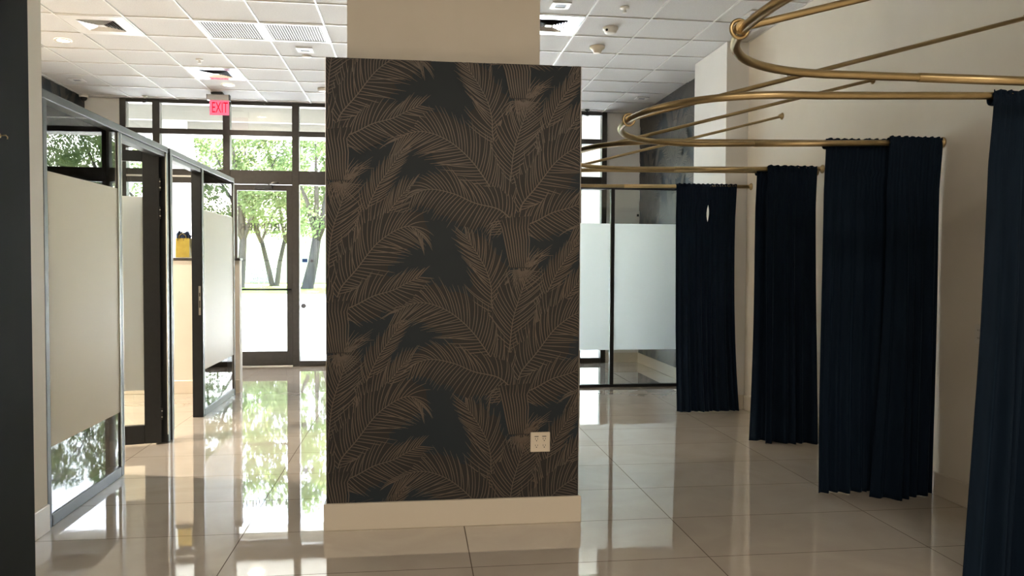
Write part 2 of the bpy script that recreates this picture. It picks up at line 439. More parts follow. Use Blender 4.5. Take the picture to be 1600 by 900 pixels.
# slate wall end close to the camera
struct(bx('wall_slate', 'slate', None, -3.4, -1.573, 1.0, 3.42, 0, CEIL, bev=.004))
hy = 3.185
hk = thing('wall_hook', (-1.573, hy, 1.978), 'tiny brass hook screwed into the dark slate wall at far left', 'hook')
MB().lathe((-1.573, hy, 1.978), (1, 0, 0), [(.009, 0), (.009, .002), (.004, .005), (.003, .006)], 14).build('rosette', 'brass', hk)
MB().tube([(-1.569, hy, 1.978), (-1.550, hy, 1.98), (-1.545, hy+.002, 1.974), (-1.547, hy+.004, 1.966)], .0022, 8).build('peg', 'brass', hk)

# half-height wall behind the office partition with a dark cap
struct(bx('wall_half', 'wall', None, LX, -1.995, 9.18, 9.30, 0, 1.52, bev=.003))
struct(bx('trim_1', 'bronze', None, LX, -1.985, 9.165, 9.315, 1.52, 1.55, bev=.004))
baseboard('baseboard_half', [(LX, -2.0, 9.166, 9.185, 0, .15)])

# ------------------------------------------------------------------ column in the middle, clad with palm wallpaper
col = thing('column', (.228, 5.1, 0), 'square column clad to head height in dark palm wallpaper, in the middle of the hall', 'column')
CX0, CX1, CY0, CY1, CT = -.487, .942, 4.384, 5.81, 2.63
MB().box(-.385, .728, 4.53, 5.66, CT-.05, CEIL, bev=.004).build('shaft', 'wall', col)
wp = MB(); wp.box(CX0, CX1, CY0, CY1, .02, CT)
cw = CX1-CX0; cd = CY1-CY0
wallpaper(wp, (CX0, CY0, 0), (1, 0, 0), (0, 0, 1), (0, -1, 0), 0, cw, .15, CT, 1.089, 1.468, 3)
wallpaper(wp, (CX0, CY1, 0), (0, -1, 0), (0, 0, 1), (-1, 0, 0), 0, cd, .15, CT, .35, 1.3, 8, coarse=1.3)
wallpaper(wp, (CX1, CY0, 0), (0, 1, 0), (0, 0, 1), (1, 0, 0), 0, cd, .15, CT, .35, 1.3, 9, coarse=1.3)
wp.build('wallpaper_cladding', ['paper_bg', 'paper_leaf', 'paper_ink'], col, recalc=False)
b = MB()
for a in ((CX0-.018, CX1+.018, CY0-.018, CY0+.01), (CX0-.018, CX1+.018, CY1-.01, CY1+.018), (CX0-.018, CX0+.01, CY0, CY1), (CX1-.01, CX1+.018, CY0, CY1)):
    b.box(*a, 0, .152, bev=.003)
b.build('baseboard', 'base', col)
t = MB()
for xx in (CX0-.004, CX1+.002):
    t.box(xx, xx+.002, CY0-.0042, CY0+.012, .152, CT)
t.build('corner_trim', 'steel', col)

ot = thing('wall_outlet', (.7175, CY0, .473), 'ivory square four-socket outlet low on the palm wallpaper column', 'outlet')
ob = MB().box(.6605, .7745, CY0-.0165, CY0-.006, .416, .530, bev=.003).build('cover_plate', 'cream_plastic', ot)
for sx in (.6955, .7405):
    s_ = MB().box(sx-.0165, sx+.0165, CY0-.0178, CY0-.0155, .4345, .5125, bev=.001).build('receptacle', 'cream_plastic', ot)
    h = MB()
    for zz in (.449, .487):
        for (dx, dz, w, hh) in ((-.0065, .006, .0012, .0045), (.0065, .006, .0012, .0045), (0, -.005, .0024, .0028)):
            h.box(sx+dx-w, sx+dx+w, CY0-.0186, CY0-.0176, zz+dz-hh, zz+dz+hh)
    h.box(sx-.0115, sx+.0115, CY0-.0186, CY0-.0176, .5045, .5085)
    h.build('socket_holes', 'dark_hole', s_)

# ------------------------------------------------------------------ storefront glazing
MUL = [(-4.09, -4.01), (-3.655, -3.56), (-2.705, -2.61), (-1.75, -1.655), (-.80, -.705), (.155, .25), (1.11, 1.205), (1.995, 2.085), (2.40, 2.485), (2.795, 2.872)]
ZT1 = (3.305, 3.38); ZR = (2.62, 2.815)
def win_bay(i, x0, x1, low=True, door=False, first=False, last=False):
    w = struct(empty('window_%d' % i, ((x0+x1)/2, SY, 0)))
    def fr(nm, *a): return MB().box(*a, bev=.004).build(nm, 'bronze', w)
    fr('transom', x0, x1, SY-.05, SY+.06, *ZT1)
    fr('transom', x0, x1, SY-.05, SY+.06, *ZR)
    fr('head', x0, x1, SY-.05, SY+.06, 3.735, CEIL)
    zz = [(3.38, 3.735), (ZR[1], ZT1[0])]
    if not door:
        fr('sill', x0, x1, SY-.05, SY+.06, 0, .075)
        zz.append((.075, ZR[0]))
    for a, c in zz: MB().box(x0-.01, x1+.01, SY, SY+.012, a-.01, c+.01).build('pane', 'store_glass', w)
    return w
wins = []
for i in range(len(MUL)-1):
    w = win_bay(i+1, MUL[i][1], MUL[i+1][0], door=(i == 2))
    MB().box(*MUL[i], SY-.06, SY+.07, 0, CEIL, bev=.004).build('mullion', 'bronze', w); wins.append(w)
MB().box(*MUL[-1], SY-.06, SY+.07, 0, CEIL, bev=.004).build('mullion', 'bronze', wins[-1])
# leftmost bays: lower rail seen through the office
MB().box(MUL[0][1], MUL[1][0], SY-.05, SY+.06, 3.10, 3.17, bev=.003).build('rail', 'bronze', wins[0])
for k in (0, 1): MB().box(MUL[k][1], MUL[k+1][0], SY-.062, SY-.05, 2.70, 2.725, bev=.002).build('pale_strip', 'white_plastic', wins[k])  # thin pale strip along the rail
# entry door in bay 3
dx0, dx1 = MUL[2][1]+.004, MUL[3][0]-.004
dr = struct(empty('door_1', ((dx0+dx1)/2, SY, 0)))
st = .082
MB().box(dx0, dx0+st, SY-.022, SY+.022, .012, 2.612, bev=.003).build('stile', 'bronze', dr)
MB().box(dx1-st, dx1, SY-.022, SY+.022, .012, 2.612, bev=.003).build('stile', 'bronze', dr)
MB().box(dx0+st, dx1-st, SY-.022, SY+.022, 2.53, 2.612, bev=.003).build('top_rail', 'bronze', dr)
MB().box(dx0+st, dx1-st, SY-.022, SY+.022, .012, .215, bev=.003).build('bottom_rail', 'bronze', dr)
MB().box(dx0+st-.01, dx1-st+.01, SY-.004, SY+.004, .205, 2.54).build('pane', 'store_glass', dr)
b = MB().tube([(dx0+.03, SY-.028, 1.113), (dx0+.03, SY-.075, 1.113), (dx1-.03, SY-.075, 1.113), (dx1-.03, SY-.028, 1.113)], .013, 10)
b.build('push_bar', 'black', dr)
MB().tube([(dx0+st+.05, SY-.06, 1.10), (dx0+st+.052, SY-.065, 1.0), (dx0+st+.05, SY-.06, .93), (dx0+st+.035, SY-.05, .88), (dx0+.05, SY-.024, .87)], .011, 10).build('pull_handle', 'black', dr)
cb = MB().box(-2.27, -2.03, SY-.075, SY-.024, 2.555, 2.61, bev=.004).build('door_closer', 'grey_alu', dr)
MB().tube([(-2.08, SY-.05, 2.615), (-2.0, SY-.16, 2.635), (-1.95, SY-.06, 2.65)], .008, 8).build('closer_arm', 'steel', cb)
MB().box(dx0, dx1, SY-.05, SY+.06, 0, .012, bev=.002).build('threshold', 'steel', dr)
def text(body, x, z, size, m, sp=1.0, par=None, nm='lettering', y=SY+.006, rz=PI, width=None, ext=.0006):
    cu = bpy.data.curves.new(nm, 'FONT'); cu.body = body; cu.size = size; cu.align_x = 'CENTER'; cu.align_y = 'CENTER'
    cu.space_character = sp; cu.extrude = ext
    t = bpy.data.objects.new(nm, cu); C.objects.link(t); bpy.context.view_layer.update()
    me = bpy.data.meshes.new_from_object(t.evaluated_get(bpy.context.evaluated_depsgraph_get()))
    bpy.data.objects.remove(t); bpy.data.curves.remove(cu)
    xs_ = [v.co.x for v in me.vertices]; k = width/(max(xs_)-min(xs_)) if width else 1
    me.transform(Matrix.Translation((x, y, z)) @ Matrix.Rotation(rz, 4, 'Z') @ Matrix.Rotation(PI/2, 4, 'X') @ Matrix.Diagonal((k, 1, 1, 1)))
    me.materials.clear(); me.materials.append(M[m]); me.name = nm
    o = bpy.data.objects.new(nm, me); C.objects.link(o)
    if par is not None:
        o.parent = par
        if par.parent is None: o.matrix_parent_inverse = Matrix.Translation(par.location).inverted()
    return o
text('PREMIER', -2.17, 2.003, .155, 'letter', par=dr, width=.655)
text('NAD', -2.165, 1.915, .085, 'letter', par=dr, width=.20)
for s_, z_, w_ in (('Hours', 1.463, .15), ('Monday - Friday', 1.395, .44), ('9am to 5pm', 1.337, .31), ('Saturday', 1.272, .24), ('9am to 2pm', 1.214, .31), ('Closed Sunday', 1.154, .40)):
    text(s_, -2.197, z_, .068, 'letter', par=dr, width=w_)
# stickers on the sidelight glass
sd = tag(bx('sticker', 'sticker_blue', None, -1.622, -1.545, SY-.0022, SY-.0004, 1.504, 1.558, bev=.0003), 'blue rectangular sticker on the glass beside the entry door', 'sticker')
sd = tag(MB().lathe((-1.483, SY-.0004, 1.53), (0, -1, 0), [(.024, 0), (.024, .0014), (.016, .0018)], 20).build('sticker', 'sticker_grey'), 'small round grey sticker next to the blue sticker on the side glass', 'sticker')
sd = tag(MB().lathe((-1.603, SY-.0004, .872), (0, -1, 0), [(.038, 0), (.038, .0014), (.022, .0018)], 24).build('sticker', 'sticker_grey'), 'larger round grey sticker low on the glass beside the entry door', 'sticker')

th = thing('thermostat', (3.36, SY-.03, 2.22), 'small white thermostat box on the far white wall beside the palm wallpaper', 'thermostat')
MB().box(3.335, 3.388, SY-.056, SY-.028, 2.165, 2.275, bev=.004).build('housing', 'white_plastic', th)
MB().box(3.345, 3.378, SY-.0585, SY-.055, 2.225, 2.262, bev=.001).build('display', 'grey_alu', th)

# ------------------------------------------------------------------ left glass partition
gp = thing('glass_partition', (-2.08, 6.8, 0), 'long grey framed office partition of frosted glass along the left side', 'partition')
FX0, FX1, H = -2.13, PXX, 2.45
def pf(nm, y0, y1, z0, z1, m='grey_alu', x0=FX0, x1=FX1, par=None): return MB().box(x0, x1, y0, y1, z0, z1, bev=.004).build(nm, m, par or gp)
pf('post', 4.560, 4.610, 0, H-.05); pf('post', 5.655, 5.705, 0, H-.05); pf('post', 6.685, 6.735, 0, H-.05, 'grey_alu')
pf('post', 6.79, 6.84, 0, H-.05); pf('post', 7.755, 7.81, 0, H-.05); pf('post', 9.06, 9.11, 0, H-.05)
pf('filler_strip', 6.735, 6.79, 0, H-.02, 'black', FX0+.012, FX1-.012)
pf('top_rail', 4.560, 6.735, H-.05, H); pf('top_rail', 6.79, 9.11, H-.05, H)
pf('door_header', 5.705, 6.685, H-.09, H-.052, 'grey_alu', FX0+.01, FX1-.008); pf('door_header', 6.84, 7.755, H-.09, H-.052, 'grey_alu', FX0+.01, FX1-.008)
pf('bottom_rail', 4.610, 5.655, 0, .07); pf('bottom_rail', 7.81, 9.06, 0, .07)
# bright thin glazing beads beside the posts
gl = MB()
for y_ in (5.649, 5.706, 6.679, 6.841, 7.811, 9.054): gl.box(FX1-.006, FX1+.0015, y_, y_+.0035, .07, H-.06)
gl.build('glazing_bead', 'steel', gp)
# dark inner faces of the jambs (door stops)
pf('jamb_stop', 7.750, 7.7555, 0, H-.05, 'black', FX0+.002, FX1-.006); pf('jamb_stop', 6.6835, 6.690, 0, H-.05, 'black', FX0+.002, FX1-.006)
for (a, c) in ((4.605, 5.660), (7.805, 9.065)):
    pn = MB().box(-2.050, -2.040, a, c, .065, H-.045).build('pane', 'glass', gp)
    MB().box(-2.0388, -2.0374, a+.006, c-.006, .452, 2.005).build('frosted_film', 'frost', pn)
sp_ = MB().box(-2.065, -2.045, 7.7465, 7.7505, .99, 1.27, bev=.001).build('strike_plate', 'steel', gp)
MB().box(-2.060, -2.050, 7.7455, 7.747, 1.17, 1.205).build('latch_hole', 'dark_hole', sp_)
MB().box(-2.060, -2.050, 7.7455, 7.747, 1.06, 1.13).build('bolt_slot', 'dark_hole', sp_)

# open glass door leaf, hinged on the far jamb of the first opening, swung into the office
gd = empty('glass_door', (-2.075, 6.655, 0)); tag(gd, 'dark framed glass door standing open into the office on the left', 'door')
def dl(nm, a0, a1, z0, z1, m='black', t0=-.025, t1=.025, par=None, bev=.003):
    o = MB().box(-a1, -a0, t0, t1, z0, z1, bev=bev).build(nm, m); o.parent = par or gd; return o
dl('stile', .0, .125, .012, 2.40); dl('stile', .76, .90, .012, 2.40)
dl('top_rail', .125, .76, 2.31, 2.40); dl('bottom_rail', .125, .76, .012, .165)
dp = dl('pane', .12, .765, .16, 2.315, 'glass', -.004, .004, bev=0)
dl('frosted_film', .122, .763, .45, 2.03, 'frost', -.0056, -.0042, dp, bev=0)
for z_ in (.25, 1.9, 2.13):
    h_ = dl('hinge', -.012, .016, z_-.05, z_+.05, 'black', -.029, -.0245)
    s_ = MB()
    for dz in (-.025, .025): s_.lathe((.006, -.029, z_+dz), (0, -1, 0), [(.006, 0), (.005, .002)], 10)
    q = s_.build('screw', 'steel'); q.parent = h_
gd.rotation_euler = (0, 0, math.radians(14))

# ------------------------------------------------------------------ right glass partition
g2 = thing('glass_partition', (2.0, 9.17, 0), 'black framed frosted glass screen at the back right behind the farthest curtain', 'partition')
def p2(nm, x0, x1, z0, z1, m='black'): return MB().box(x0, x1, 9.15, 9.21, z0, z1, bev=.003).build(nm, m, g2)
p2('top_rail', .60, RX, 2.405, 2.45); p2('bottom_rail', .60, RX, 0, .035)
for xa in (.60, 2.354): p2('mullion', xa, xa+.046, .035, 2.405)
p2('mullion', RX-.04, RX, .035, 2.405)
for a, c in ((.64, 2.36), (2.395, RX-.035)):
    pn = MB().box(a, c, 9.174, 9.186, .03, 2.41).build('pane', 'glass', g2)
    MB().box(a+.008, c-.008, 9.1726, 9.1738, .456, 1.992).build('frosted_film', 'frost', pn)

# ------------------------------------------------------------------ curtain rods and curtains
RZ = 2.28
def ring(yn, yf, z, xt, label, zw=.02, db=0.0):
    r = thing('curtain_rod', (RX, (yn+yf)/2, z), label, 'curtain rod', 'brass curtain rods on the right wall')
    yc, hb = (yn+yf)/2, (yf-yn)/2; xa = xt+.66
    pts = [(RX, yn, z+zw)] + [(RX-(RX-xa)*k/6, yn, z+zw*(1-k/6)) for k in range(1, 6)]
    n = 44
    for k in range(n+1):
        a = -PI/2+PI*k/n
        cx, sy = abs(math.cos(a))**.86, math.copysign(abs(math.sin(a))**.86, math.sin(a))
        pts.append((xa-.66*cx, yc+hb*sy, z))
    pts += [(xa+(RX-xa)*k/6, yf, z+zw*(k/6)) for k in range(1, 7)]
    MB().tube(pts, .0172, 14).build('rod', 'brass', r)
    for yy in (yn, yf):
        MB().lathe((RX, yy, z+zw), (-1, 0, 0), [(.036, 0), (.036, .006), (.026, .016), (.019, .022), (.019, .05)], 22).build('wall_flange', 'brass', r)
    by = yc+db
    MB().tube([(xt+.02, by, z+.01), (xt+.06, by, z+.022), (RX-.012, yc-.0, 2.885)], .0125, 12).build('brace', 'brass', r)
    MB().lathe((RX, yc, 2.888), (-1, 0, 0), [(.032, 0), (.032, .006), (.022, .015), (.017, .03), (.014, .036)], 20).build('brace_flange', 'brass', r)
    cc = MB(); c0 = Vector((xt+.003, by, z+.004))
    cc.tube([c0+Vector((.030*math.cos(w), .0, .030*math.sin(w))) for w in [2*PI*k/24 for k in range(24)]], .0062, 8, closed=True)
    cc.tube([c0+Vector((0, -.018, 0)), c0+Vector((0, .018, 0))], .0208, 14)
    cc.build('collar', 'brass', r)
    # telescoping sleeve where the curved and straight tubes join
    MB().tube([(xa+.35, yf, z+zw*.2), (RX-.03, yf, z+zw*.98)], .0194, 14).build('sleeve', 'brass', r)
    return r
ring(1.62, 3.02, 2.285, 1.075, 'nearest curved brass curtain rod, its tip highest in the photo', .005, .18)
ring(3.25, 4.66, 2.25, 1.105, 'second nearest curved brass curtain rod, carrying the curtain at the right edge of the photo', .05)
ring(4.74, 6.15, 2.278, 1.10, 'third curved brass curtain rod, curving behind the palm column just above the glass screen', .03)
ring(6.24, 7.54, 2.276, 1.06, 'farthest brass curtain rod, ending at the wall beside the pilaster', .02)

def curtain(x0, x1, bx0, bx1, y, z_rod, label, seed, y_shift_bot=0.0, amp=.045, slit_l=None, slit_r=None, pleat=.075, zb=.003, rod_z2=None, right_back=0.0, waist=.0):
    rnd = random.Random(seed)
    c = thing('curtain', ((x0+x1)/2, y, 0), label, 'curtain', 'navy privacy curtains along the right wall')
    W = x1-x0; nu = max(40, int(W*170)); nv = 64
    npl = max(3, W/pleat)
    ph = [rnd.uniform(0, 6.28) for _ in range(5)]
    fr = [rnd.uniform(.8, 1.2) for _ in range(5)]
    m = MB(); zt = z_rod+.034
    rz2 = z_rod if rod_z2 is None else rod_z2
    def pt(u, v):           # v 0 top .. 1 bottom
        e = v**1.3
        xl = x0+(bx0-x0)*v**2.2+waist*math.sin(PI*v)*1.0; xr = x1+(bx1-x1)*v**2.2-waist*math.sin(PI*v)
        bend = .010*math.sin(v*5+ph[0])
        z_top = zt+(rz2-z_rod)*u
        z = z_top+(zb-z_top)*v
        if slit_r is not None:
            for (za, zb_, wd) in slit_r:
                if za < z < zb_: xr -= wd*math.sin(PI*(z-za)/(zb_-za))
        if slit_l is not None:
            for (za, zb_, wd) in slit_l:
                if za < z < zb_: xl += wd*math.sin(PI*(z-za)/(zb_-za))
        x = xl+(xr-xl)*(u+.012*math.sin(u*npl*2.1*fr[1]+ph[1])*v)+bend*(.3+v)*.6
        w = u*npl*2*PI
        fine = math.sin(w*2.6+ph[2])*.006*(1-min(1, v*4))
        a = amp*(.22+.78*min(1, v*1.6))
        f = math.sin(w+1.1*math.sin(w*.31*fr[3]+ph[3])+.5*math.sin(3*v+ph[4]))
        f2 = math.sin(w*.43*fr[2]+ph[1])
        yy = y+a*(.62*f+.5*f2)*(.5+.5*e)+fine+y_shift_bot*v**1.5*(.55+.45*math.sin(u*5+ph[0]))+right_back*u
        # keep clear of the rod at the top
        z -= .012*v**6*math.sin(u*7+ph[2])*0
        return (x, yy, z)
    base = len(m.v)
    for j in range(nv+1):
        v = j/nv
        for i in range(nu+1):
            u = i/nu; p = list(pt(u, v))
            if j == 0: p[2] += .004*math.sin(u*npl*9+ph[4])
            zr = z_rod+(rz2-z_rod)*u
            m.v.append((p[0], p[1]-.020 if p[2] > zr-.05 else p[1]-.020*max(0, 1-(zr-.05-p[2])/.25), p[2]))
    for j in range(nv):
        for i in range(nu):
            a = base+j*(nu+1)+i; m.f.append((a, a+1, a+nu+2, a+nu+1)); m.mi.append(0); m.sm.append(True)
    ob = m.build('fabric_panel', 'velvet', c, recalc=False)
    so = ob.modifiers.new('thickness', 'SOLIDIFY'); so.thickness = .004; so.offset = 0
    # gathered pocket around the rod
    m2 = MB(); ring_n = 12; nn = nu
    for i in range(nn+1):
        u = i/nn; p = pt(u, 0); zr = z_rod+(rz2-z_rod)*u
        k = 1+.14*math.sin(u*npl*2*PI*2.6+ph[2])
        for q in range(ring_n):
            w = 2*PI*q/ring_n; m2.v.append((x0+(x1-x0)*u, y+right_back*u+math.cos(w)*.0255*k, zr-.004+math.sin(w)*.030*(1+.05*math.sin(u*npl*9))))
    for i in range(nn):
        for q in range(ring_n):
            a = i*ring_n+q; b_ = i*ring_n+(q+1) % ring_n
            m2.f.append((a, b_, b_+ring_n, a+ring_n)); m2.mi.append(0); m2.sm.append(True)
    m2.build('rod_pocket', 'velvet', c)
    return c
curtain(2.60, 3.33, 2.555, 3.35, 3.25, 2.265, 'nearest navy curtain, cut off by the right edge of the photo', 1, .03, .05)
curtain(3.02, 3.385, 2.93, 3.385, 4.66, 2.296, 'navy curtain nearest the wall in the widest group, hanging in front of its neighbours', 2, -.10, .035, pleat=.065)
SL = [(2.08, 2.145, .018), (1.80, 1.95, .0155)]
curtain(2.625, 2.946, 2.635, 2.965, 4.735, 2.284, 'left edge navy curtain of the widest group, left of the thin slit of light', 3, .02, .03, slit_r=SL, pleat=.07)
curtain(2.922, 3.20, 2.915, 3.20, 4.745, 2.289, 'navy curtain right of the thin slit of light, partly behind the front one', 4, .02, .03, slit_l=SL, pleat=.07)
curtain(2.905, 3.34, 2.92, 3.35, 6.15, 2.294, 'navy curtain second from the back wall, in front of a narrow sliver of another', 5, -.07, .045, pleat=.085)
curtain(2.855, 3.20, 2.835, 3.20, 6.24, 2.285, 'narrow sliver of navy curtain showing behind the second farthest one', 6, -.03, .035)
SL4 = [(1.89, 2.16, .027)]
curtain(2.60, 2.957, 2.64, 3.0, 7.535, 2.280, 'left half of the farthest navy curtain pair, beside the glass screen', 7, .0, .030, slit_r=SL4, pleat=.07, waist=.012)
curtain(2.923, 3.235, 2.94, 3.30, 7.545, 2.282, 'right half of the farthest navy curtain pair, beside the pilaster', 8, .0, .030, slit_l=SL4, pleat=.07, waist=.012)

# white switch plate on the right wall
sw = thing('wall_outlet', (RX, 4.285, 1.087), 'white wall plate with outlets on the right wall beside the nearest curtain', 'outlet')
MB().box(RX-.008, RX, 4.245, 4.325, 1.028, 1.145, bev=.003).build('cover_plate', 'white_plastic', sw)
for z_ in (1.062, 1.11):
    q = MB().box(RX-.0105, RX-.0075, 4.268, 4.302, z_-.017, z_+.017, bev=.001).build('receptacle', 'white_plastic', sw)
    h = MB()
    for dy in (-.006, .006): h.box(RX-.0112, RX-.0104, 4.285+dy-.0012, 4.285+dy+.0012, z_-.004, z_+.006)
    h.build('socket_holes', 'dark_hole', q)

# ------------------------------------------------------------------ ceiling fittings
def tile(i, j):  # centre of ceiling tile
    return (-2.0875+(i+.5)*.6096, 6.4482+(j+.5)*.6096)
M['bright_alu'] = mat('polished aluminium', (.80, .82, .86), .12, 1.0)
def diffuser(i, j, label, fm='grid'):
    cx, cy = tile(i, j); t = thing('ceiling_diffuser', (cx, cy, CEIL), label, 'air vent', 'square ceiling diffusers')
    fr = MB()
    for a in ((-.292, .292, -.292, -.17), (-.292, .292, .17, .292), (-.292, -.17, -.17, .17), (.17, .292, -.17, .17)):
        fr.box(cx+a[0], cx+a[1], cy+a[2], cy+a[3], CEIL-.006, CEIL+.004, bev=.001)
    fr.build('frame', fm, t)
    MB().box(cx-.165, cx+.165, cy-.165, cy+.165, CEIL+.002, CEIL+.0055).build('duct', 'dark_hole', t)
    # four triangular banks of louvres
    for q in range(4):
        lv = MB(); ca, sa = math.cos(q*PI/2), math.sin(q*PI/2)
        for k in range(6):
            d = .040+.0225*k; hw = d-.006
            def R_(x_, y_, z_): return (cx+x_*ca-y_*sa, cy+x_*sa+y_*ca, CEIL+z_)
            lv.quad(R_(-hw, d, .002), R_(hw, d, .002), R_(hw+.010, d+.013, -.013), R_(-hw-.010, d+.013, -.013))
            lv.quad(R_(-hw, d+.0015, .002), R_(-hw-.010, d+.0145, -.013), R_(hw+.010, d+.0145, -.013), R_(hw, d+.0015, .002))
        lv.build('louvre_bank', fm, t, recalc=False)
    MB().box(cx-.034, cx+.034, cy-.034, cy+.034, CEIL-.011, CEIL-.006, bev=.001).build('center_plate', 'grid', t)
diffuser(-2, 2, 'square louvred ceiling vent at top left, above the glass partition')
diffuser(-1, 5, 'shiny square ceiling vent just above the exit sign', 'bright_alu')
diffuser(5, 1, 'square ceiling vent right of the column, partly hidden by it', 'bright_alu')
for i, lab in ((0, 'left one of the two slotted ceiling grilles side by side'), (1, 'right one of the two slotted ceiling grilles, nearer the column')):
    cx, cy = tile(i, 2); t = thing('return_grille', (cx, cy, CEIL), lab, 'air vent', 'pair of slotted ceiling grilles')
    fr = MB(); fr.box(cx-.298, cx+.298, cy-.298, cy-.262, CEIL-.007, CEIL+.004, bev=.001); fr.box(cx-.298, cx+.298, cy+.262, cy+.298, CEIL-.007, CEIL+.004, bev=.001)
    fr.box(cx-.298, cx-.262, cy-.262, cy+.262, CEIL-.007, CEIL+.004, bev=.001); fr.box(cx+.262, cx+.298, cy-.262, cy+.262, CEIL-.007, CEIL+.004, bev=.001)
    fr.build('frame', 'grid', t)
    MB().box(cx-.262, cx+.262, cy-.262, cy+.262, CEIL+.0035, CEIL+.0055).build('duct', 'dark_hole', t)
    sl = MB()
    for k in range(21):
        xx = cx-.25+k*.025
        sl.box(xx-.0042, xx+.0042, cy-.262, cy+.262, CEIL-.004, CEIL+.0005, bev=0)
    sl.build('slats', 'grid', t)

def downlight(cx, cy, lit, label):
    t = thing('ceiling_light', (cx, cy, CEIL), label, 'ceiling light', 'recessed ceiling lights')
    if lit:
        MB().lathe((cx, cy, CEIL+.004), (0, 0, -1), [(.082, 0), (.082, .008), (.070, .011), (.058, .006)], 28, cap=False).build('trim_ring', 'white_plastic', t)
        MB().lathe((cx, cy, CEIL+.002), (0, 0, -1), [(.060, 0), (.060, .003)], 28).build('lens', 'led_on', t)
    else:
        fr = MB()
        for a in ((-.085, .085, -.085, -.045), (-.085, .085, .045, .085), (-.085, -.045, -.045, .045), (.045, .085, -.045, .045)):
            fr.box(cx+a[0], cx+a[1], cy+a[2], cy+a[3], CEIL-.007, CEIL+.004, bev=.001)
        fr.build('trim_frame', 'grid', t)
        MB().box(cx-.045, cx+.045, cy-.045, cy+.045, CEIL-.002, CEIL+.003).build('lens', 'sticker_grey', t)
downlight(-3.61, 8.58, True, 'lit round ceiling downlight at far left, above the frosted partition')
downlight(-2.39, 10.41, True, 'lit round ceiling downlight just above the exit sign')
downlight(*tile(-4, 6), False, 'unlit square ceiling light at far left near the dome camera')
downlight(*tile(1, 3), False, 'unlit square ceiling light below the slotted grilles')
downlight(1.275, 6.80, False, 'unlit square ceiling light at the top edge, right of the column')
downlight(3.07, 6.76, False, 'unlit square ceiling light at the top, left of the nearest rod collar')
downlight(*tile(8, 6), False, 'unlit square ceiling light near the grey palm wall at right')
def puck(cx, cy, prof, nm, label, cat, group=None, m='white_plastic', base=None):
    t = thing(nm, (cx, cy, CEIL), label, cat, group)
    MB().lathe((cx, cy, CEIL), (0, 0, -1), prof, 24).build('housing', m, t); return t
e1 = puck(-1.19, 8.84, [(.05, -.008), (.05, .006), (.03, .014), (.012, .018)], 'smoke_detector', 'small flat white detector below the slotted grilles, left of the column', 'smoke detector')
sm = puck(1.875, 7.38, [(.075, -.008), (.075, .012), (.066, .018), (.055, .045), (.03, .05)], 'smoke_detector', 'white smoke detector with a dark vent, nearest of the two right of the column', 'smoke detector')
MB().lathe((1.83, 7.335, CEIL-.03), (-.7, -.7, -.05), [(.012, 0), (.012, .008)], 12).build('vent', 'dark_hole', sm)
s2 = puck(1.90, 8.03, [(.080, -.008), (.080, .012), (.05, .04), (.042, .046), (.04, .062), (.018, .066)], 'smoke_detector', 'conical cream smoke detector on the ceiling right of the column', 'smoke detector', m='cream_plastic')
s3 = puck(-1.20, 10.46, [(.07, -.008), (.07, .012), (.06, .03), (.03, .035)], 'smoke_detector', 'small white smoke detector at the upper left corner of the column', 'smoke detector')
for (cx, cy, lab) in ((-2.415, 9.17, 'sprinkler head on the ceiling in front of the shiny vent'), (1.85, 6.78, 'sprinkler head at the top edge of the photo, right of the column')):
    t = thing('sprinkler_head', (cx, cy, CEIL), lab, 'sprinkler', 'ceiling sprinkler heads')
    MB().lathe((cx, cy, CEIL), (0, 0, -1), [(.042, -.008), (.042, .004), (.03, .009), (.014, .010)], 22).build('escutcheon', 'white_plastic', t)
    MB().lathe((cx, cy, CEIL-.008), (0, 0, -1), [(.012, 0), (.012, .012), (.005, .014), (.005, .036)], 14).build('stem', 'white_plastic', t)
    d = MB(); d.lathe((cx, cy, CEIL-.042), (0, 0, -1), [(.02, 0), (.02, .002)], 16)
    d.tube([(cx-.010, cy, CEIL-.018), (cx-.016, cy, CEIL-.03), (cx-.006, cy, CEIL-.043)], .0025, 6); d.tube([(cx+.010, cy, CEIL-.018), (cx+.016, cy, CEIL-.03), (cx+.006, cy, CEIL-.043)], .0025, 6)
    d.build('deflector', 'white_plastic', t)
dc = thing('dome_camera', (-4.50, 11.30, CEIL), 'white security camera with black dome in the far left ceiling corner', 'camera')
MB().lathe((-4.50, 11.30, CEIL), (0, 0, -1), [(.058, -.008), (.058, .028), (.050, .036)], 24).build('housing', 'white_plastic', dc)
MB().lathe((-4.50, 11.30, CEIL-.036), (0, 0, -1), [(.046, 0), (.044, .02), (.034, .036), (.018, .046), (.004, .05)], 20).build('dome', 'black', dc)
def spotcam(cx, cy, lab):
    t = thing('security_camera', (cx, cy, CEIL), lab, 'camera', 'small black cameras on the ceiling by the windows')
    MB().lathe((cx, cy, CEIL), (0, 0, -1), [(.036, -.008), (.036, .006), (.014, .011), (.010, .03)], 18).build('mount', 'white_plastic' if cx < 0 else 'black', t)
    b_ = MB().lathe((cx, cy+.04, CEIL-.052), (0, -1, -.25), [(.022, 0), (.028, .012), (.028, .078), (.024, .085)], 18).build('body', 'black', t)
    MB().lathe((cx, cy-.043, CEIL-.073), (0, -1, -.25), [(.018, 0), (.016, .004)], 14).build('lens', 'dark_hole', b_)
spotcam(-3.70, 11.28, 'small black camera on the ceiling above the left storefront window')
spotcam(2.53, 11.30, 'small black camera on the ceiling above the window right of the column')

